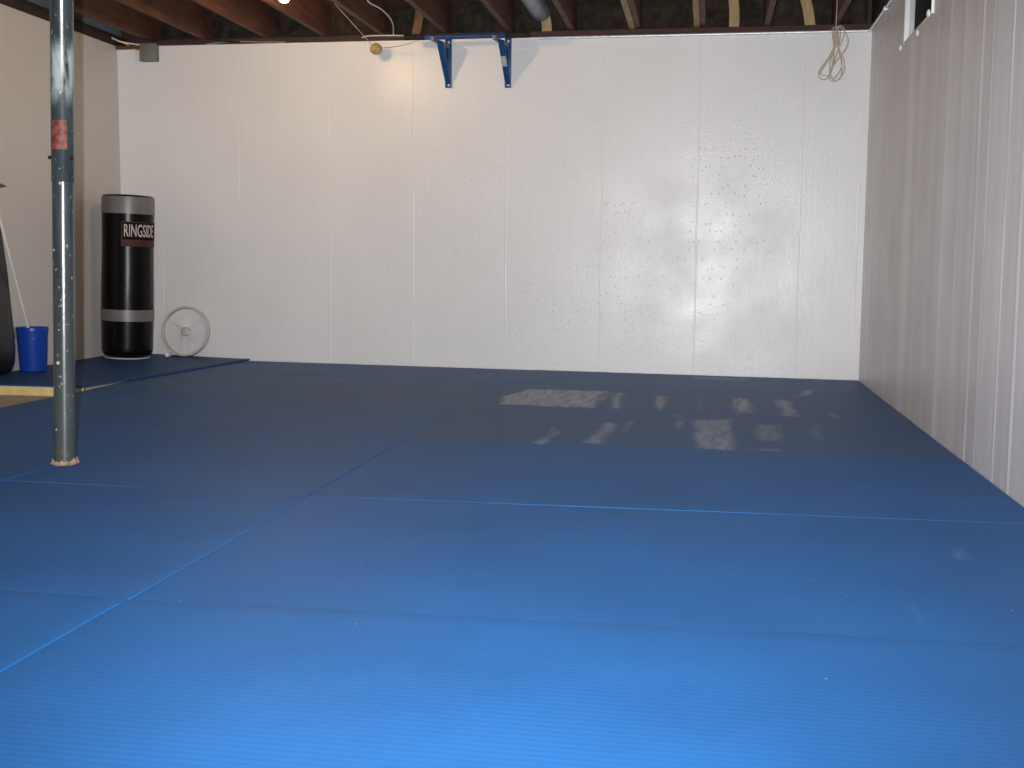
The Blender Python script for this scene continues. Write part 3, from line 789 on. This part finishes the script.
def wrap_text(txt, aa, ab, z0, z1, off, name, m, parent):
    me = text_mesh(txt); bm = BM(); bm.from_mesh(me); bpy.data.meshes.remove(me)
    bmesh.ops.remove_doubles(bm, verts=bm.verts, dist=1e-5)
    bmesh.ops.subdivide_edges(bm, edges=[e for e in bm.edges if e.calc_length() > .15], cuts=3)
    bmesh.ops.triangulate(bm, faces=bm.faces)
    X = [v.co.x for v in bm.verts]; Y = [v.co.y for v in bm.verts]
    r = bmesh.ops.extrude_face_region(bm, geom=list(bm.faces))
    top_v = {v for v in r['geom'] if isinstance(v, bmesh.types.BMVert)}
    for v in bm.verts:
        s = (v.co.x-min(X))/(max(X)-min(X)); t = (v.co.y-min(Y))/(max(Y)-min(Y))
        a = aa+(ab-aa)*s; z = z0+(z1-z0)*t; rr = rad(z)+off+(.0012 if v in top_v else 0)
        v.co = Vector((cx+rr*math.cos(a), cy+rr*math.sin(a), z))
    part(name, bm, m, parent, None)
wrap_text('RINGSIDE', ang(-.15), view_a+math.radians(67), zpx(236.8), zpx(224), .0052, 'lettering', 'cream', patch)
bm = BM(); lathe(bm, [(.03, nz(cx, cy)+.0015), (.155, nz(cx, cy)+.0015), (.158, nz(cx, cy)+.008), (.03, nz(cx, cy)+.0085)], (cx, cy, 0), 48)
part('base_plate', bm, 'plate', bagt)

bagt.rotation_euler.y = .033; bagt.location.z += .004           # it stands slightly askew

# ------------------------------------------------------------------ round white fan leaning on the back wall
fr = .183; lean = math.radians(9)
fx, fy0 = at(184, 357.5, 8.09).x, 8.080
fzz = nz(fx, fy0)
fan = thing('round_fan', (fx, fy0, fzz), 'round white plastic fan with three blades leaning on the back wall beside the bag', 'fan')
cz = Vector((fx, fy0+math.sin(lean)*fr+.01, fzz+math.cos(lean)*fr+.004))
fm = Matrix.Rotation(-PI/2-lean, 3, 'X').to_3x3()               # local z -> towards the room
fm = Matrix(((1, 0, 0), (0, math.sin(lean), -math.cos(lean)), (0, math.cos(lean), math.sin(lean))))
def F(p): return cz+fm @ Vector(p)
def fan_lathe(prof, seg=56): 
    bm = BM(); rings = [[bm.verts.new(F((r*math.cos(k*2*PI/seg), r*math.sin(k*2*PI/seg), z))) for k in range(seg)] for r, z in prof]
    return bm, rings
bm, rg = fan_lathe([(fr-.003, -.028), (fr, -.024), (fr, .008), (fr-.003, .012), (fr-.009, .012), (fr-.012, .008), (fr-.014, -.02), (fr-.014, -.028)])
for i in range(len(rg)):
    A, B = rg[i], rg[(i+1) % len(rg)]
    for k in range(56): bm.faces.new((A[k], A[(k+1) % 56], B[(k+1) % 56], B[k]))
part('rim', bm, 'fan', fan, 50)
bm, rg = fan_lathe([(fr-.013, -.028), (.01, -.028), (.01, -.024), (fr-.013, -.024)])
for i in range(4):
    A, B = rg[i], rg[(i+1) % 4]
    for k in range(56): bm.faces.new((A[k], A[(k+1) % 56], B[(k+1) % 56], B[k]))
part('back_panel', bm, 'fan_panel', fan)
bm, rg = fan_lathe([(.034, -.022), (.034, .004), (.028, .010), (.012, .012), (.002, .0125)], 40)
for A, B in zip(rg, rg[1:]):
    for k in range(40): bm.faces.new((A[k], A[(k+1) % 40], B[(k+1) % 40], B[k]))
bm.faces.new(rg[-1]); bm.faces.new(rg[0][::-1])
part('hub', bm, 'fan_hub', fan)
for q in range(3):                                             # broad rounded blades, gaps at about 10, 2 and 6 o'clock
    bm = BM(); mid = math.radians(210+120*q); rows = []
    for i in range(11):
        r = .034+(fr-.027-.034)*i/10; w = math.radians(56)*min(1, .55+.5*math.sin(i/10*PI*.62)); w *= (1 if i < 9 else (.9 if i == 9 else .7))
        row = []
        for j in range(13):
            a = mid+w*(j/6-1); zt = -.006+.012*(j/6-1)
            row.append((r*math.cos(a), r*math.sin(a), zt))
        rows.append(row)
    tp = [[bm.verts.new(F((x, y, z+.002))) for x, y, z in r_] for r_ in rows]; bt = [[bm.verts.new(F((x, y, z-.002))) for x, y, z in r_] for r_ in rows]
    for i in range(10):
        for j in range(12):
            bm.faces.new((tp[i][j], tp[i+1][j], tp[i+1][j+1], tp[i][j+1])); bm.faces.new((bt[i][j], bt[i][j+1], bt[i+1][j+1], bt[i+1][j]))
    bd = [(0, j) for j in range(13)]+[(i, 12) for i in range(1, 11)]+[(10, j) for j in range(11, -1, -1)]+[(i, 0) for i in range(9, 0, -1)]
    for k in range(len(bd)):
        a, b_ = bd[k], bd[(k+1) % len(bd)]; bm.faces.new((tp[a[0]][a[1]], tp[b_[0]][b_[1]], bt[b_[0]][b_[1]], bt[a[0]][a[1]]))
    part('blade', bm, 'fan_blade', fan)
q = at(167.5, 355.5, fy0-.02)
bm = BM(); box(bm, q.x-.012, q.x+.012, fy0-.04, fy0+.03, nz(fx, fy0)+.001, nz(fx, fy0)+.028, .006); part('foot', bm, 'caulk', fan)

# ------------------------------------------------------------------ bucket with a mop handle
bq = fl(27, 371.5, .022); bcx, bcy = bq.x, bq.y+.07
z0 = nz(bcx, bcy)+.001
zt_ = at(31, 327, bcy).z
bu = thing('bucket', (bcx, bcy, z0), 'blue plastic bucket on the navy mat by the left wall', 'bucket')
rb, rtp = .080, .094
bm = BM(); lathe(bm, [(rb-.012, z0), (rb-.002, z0+.002), (rb, z0+.008), (rtp-.002, zt_-.03), (rtp, zt_-.022), (rtp+.005, zt_-.02), (rtp+.005, zt_-.012), (rtp, zt_-.01), (rtp, zt_-.003), (rtp+.004, zt_), (rtp-.001, zt_),
                      (rtp-.004, zt_-.004), (rb-.004, z0+.012), (.01, z0+.012)], (bcx, bcy, 0), 48); bb = part('bucket_body', bm, 'bucket', bu)
bm = BM()
hp = []
for k in range(17):
    a = PI+PI*k/16
    hp.append(Vector((bcx+(rtp+.008)*math.cos(a), bcy+(rtp+.008)*math.sin(a), zt_-.025-.05*math.sin(PI*k/16)*1.0)))
tube(bm, hp, .0022, 8); part('bail', bm, 'bucket', bu)
for s in (-1, 1):
    bm = BM(); ball(bm, (bcx+s*(rtp+.006), bcy, zt_-.025), .008, 2); part('bail_ear', bm, 'bucket', bu)
# handle leaning in the bucket against the left wall
pa = at(28, 328, bcy-.02); pb = at(-3, 208, 6.36)
d = (pb-pa).normalized()
pb2 = pa+d*((L+.012-pa.x)/d.x) if d.x < 0 else pb
lowp = pa-d*min((pa.z-z0-.03)/d.z, .22)
bm = BM(); tube(bm, [lowp, pb2], .0085, 14)
hd = obj('mop_handle', bm, 'wood_white'); tag(hd, 'thin white stick leaning from the blue bucket to the left wall', 'stick')
# brown peg on the left wall
q = atx(0, 186, L+.06)
bm = BM(); lathe(bm, [(.018, 0), (.018, .03), (.014, .06), (.004, .10)], (L+.0005, q.y, q.z+.010), 16, Matrix.Rotation(PI/2+.12, 3, 'Y'))
tag(obj('wall_peg', bm, 'peg'), 'small pointed brown peg sticking out of the left wall above the stick', 'peg')

# ------------------------------------------------------------------ black padded shield leaning on the left wall
ky0, ky1 = 6.32, 6.60
edge = [(376, 4), (374, 9), (370, 12.5), (362, 15), (350, 15.5), (330, 14), (300, 10.5), (270, 7), (240, 2), (222, -1.5), (205, -5), (192, -8), (186, -10), (184, -12)]
lev = [(at(u+3, v, ky1).x, at(u, v, ky1).z) for v, u in edge]
zbot = nz(-4.18, 6.8)+.002
kick = thing('kick_shield', (-4.18, 6.8, zbot), 'black padded kick shield leaning on the left wall beside the bucket', 'kick shield')
bm = BM(); rows = []
for k, (xo, z) in enumerate(lev):
    z = max(z, zbot+.004*k) if k < 3 else z
    if k == 0: z = zbot
    xi = max(L+.004, xo-.125); ins = (.035, .014, .004)[k] if k < 3 else ((.004, .012, .03)[k-len(lev)+3] if k > len(lev)-4 else 0)
    ring = []; hx, hy = (xo-xi)/2, (ky1-ky0)/2-ins
    for q in range(32):
        a = 2*PI*q/32; ca, sa = math.cos(a), math.sin(a)
        ring.append(bm.verts.new(((xo+xi)/2+hx*math.copysign(abs(ca)**.45, ca), (ky0+ky1)/2+hy*math.copysign(abs(sa)**.45, sa), z)))
    rows.append(ring)
for A, B in zip(rows, rows[1:]):
    for k in range(32): bm.faces.new((A[k], A[(k+1) % 32], B[(k+1) % 32], B[k]))
bm.faces.new(rows[0][::-1]); bm.faces.new(rows[-1])
part('pad', bm, 'black_pad', kick, 50)
bm = BM(); tube(bm, smooth_path([(xo-.012, ky0+.012, z) for xo, z in lev[3:-2]], 4), .007, 8); part('piping', bm, 'piping', kick)

# ------------------------------------------------------------------ lights: camera flash, the bulb itself, an added warm fill above the view
def light(name, typ, loc, energy, col, **kw):
    l = bpy.data.lights.new(name, typ); l.energy = energy; l.color = col
    for k, v in kw.items(): setattr(l, k, v)
    o = bpy.data.objects.new(name, l); C.objects.link(o); o.location = loc; return o
FL = EYE - rt*.068 + up*.035
fo = light('camera_flash', 'SPOT', FL, 3200, (.95, .97, 1.0), spot_size=math.radians(96), spot_blend=1.0, shadow_soft_size=.012)
fo.rotation_euler = (fw + up*.19 + rt*.02).to_track_quat('-Z', 'Y').to_euler()
light('warm_fill_light', 'POINT', (-0.9, 2.0, 2.25), 40, (1.0, .77, .54), shadow_soft_size=.05)  # added unseen fill, brightens the right wall and middle mats

w = bpy.data.worlds.new('night'); sc.world = w; w.use_nodes = True
w.node_tree.nodes['Background'].inputs[0].default_value = (0, 0, 0, 1)

# ------------------------------------------------------------------ camera
cd_ = bpy.data.cameras.new('camera'); cam = bpy.data.objects.new('camera', cd_); C.objects.link(cam)
cd_.sensor_width = 36; cd_.lens = F_PX/1024*36; cd_.clip_start = .02; cd_.clip_end = 60
cam.matrix_world = Matrix(((rt.x, up.x, -fw.x, EYE.x), (rt.y, up.y, -fw.y, EYE.y), (rt.z, up.z, -fw.z, EYE.z), (0, 0, 0, 1)))
sc.camera = cam
vs_ = sc.view_settings
sc.display_settings.display_device = 'sRGB'
vs_.view_transform = 'Standard'; vs_.look = 'None'; vs_.gamma = 1; vs_.exposure = -1.3; vs_.use_curve_mapping = False
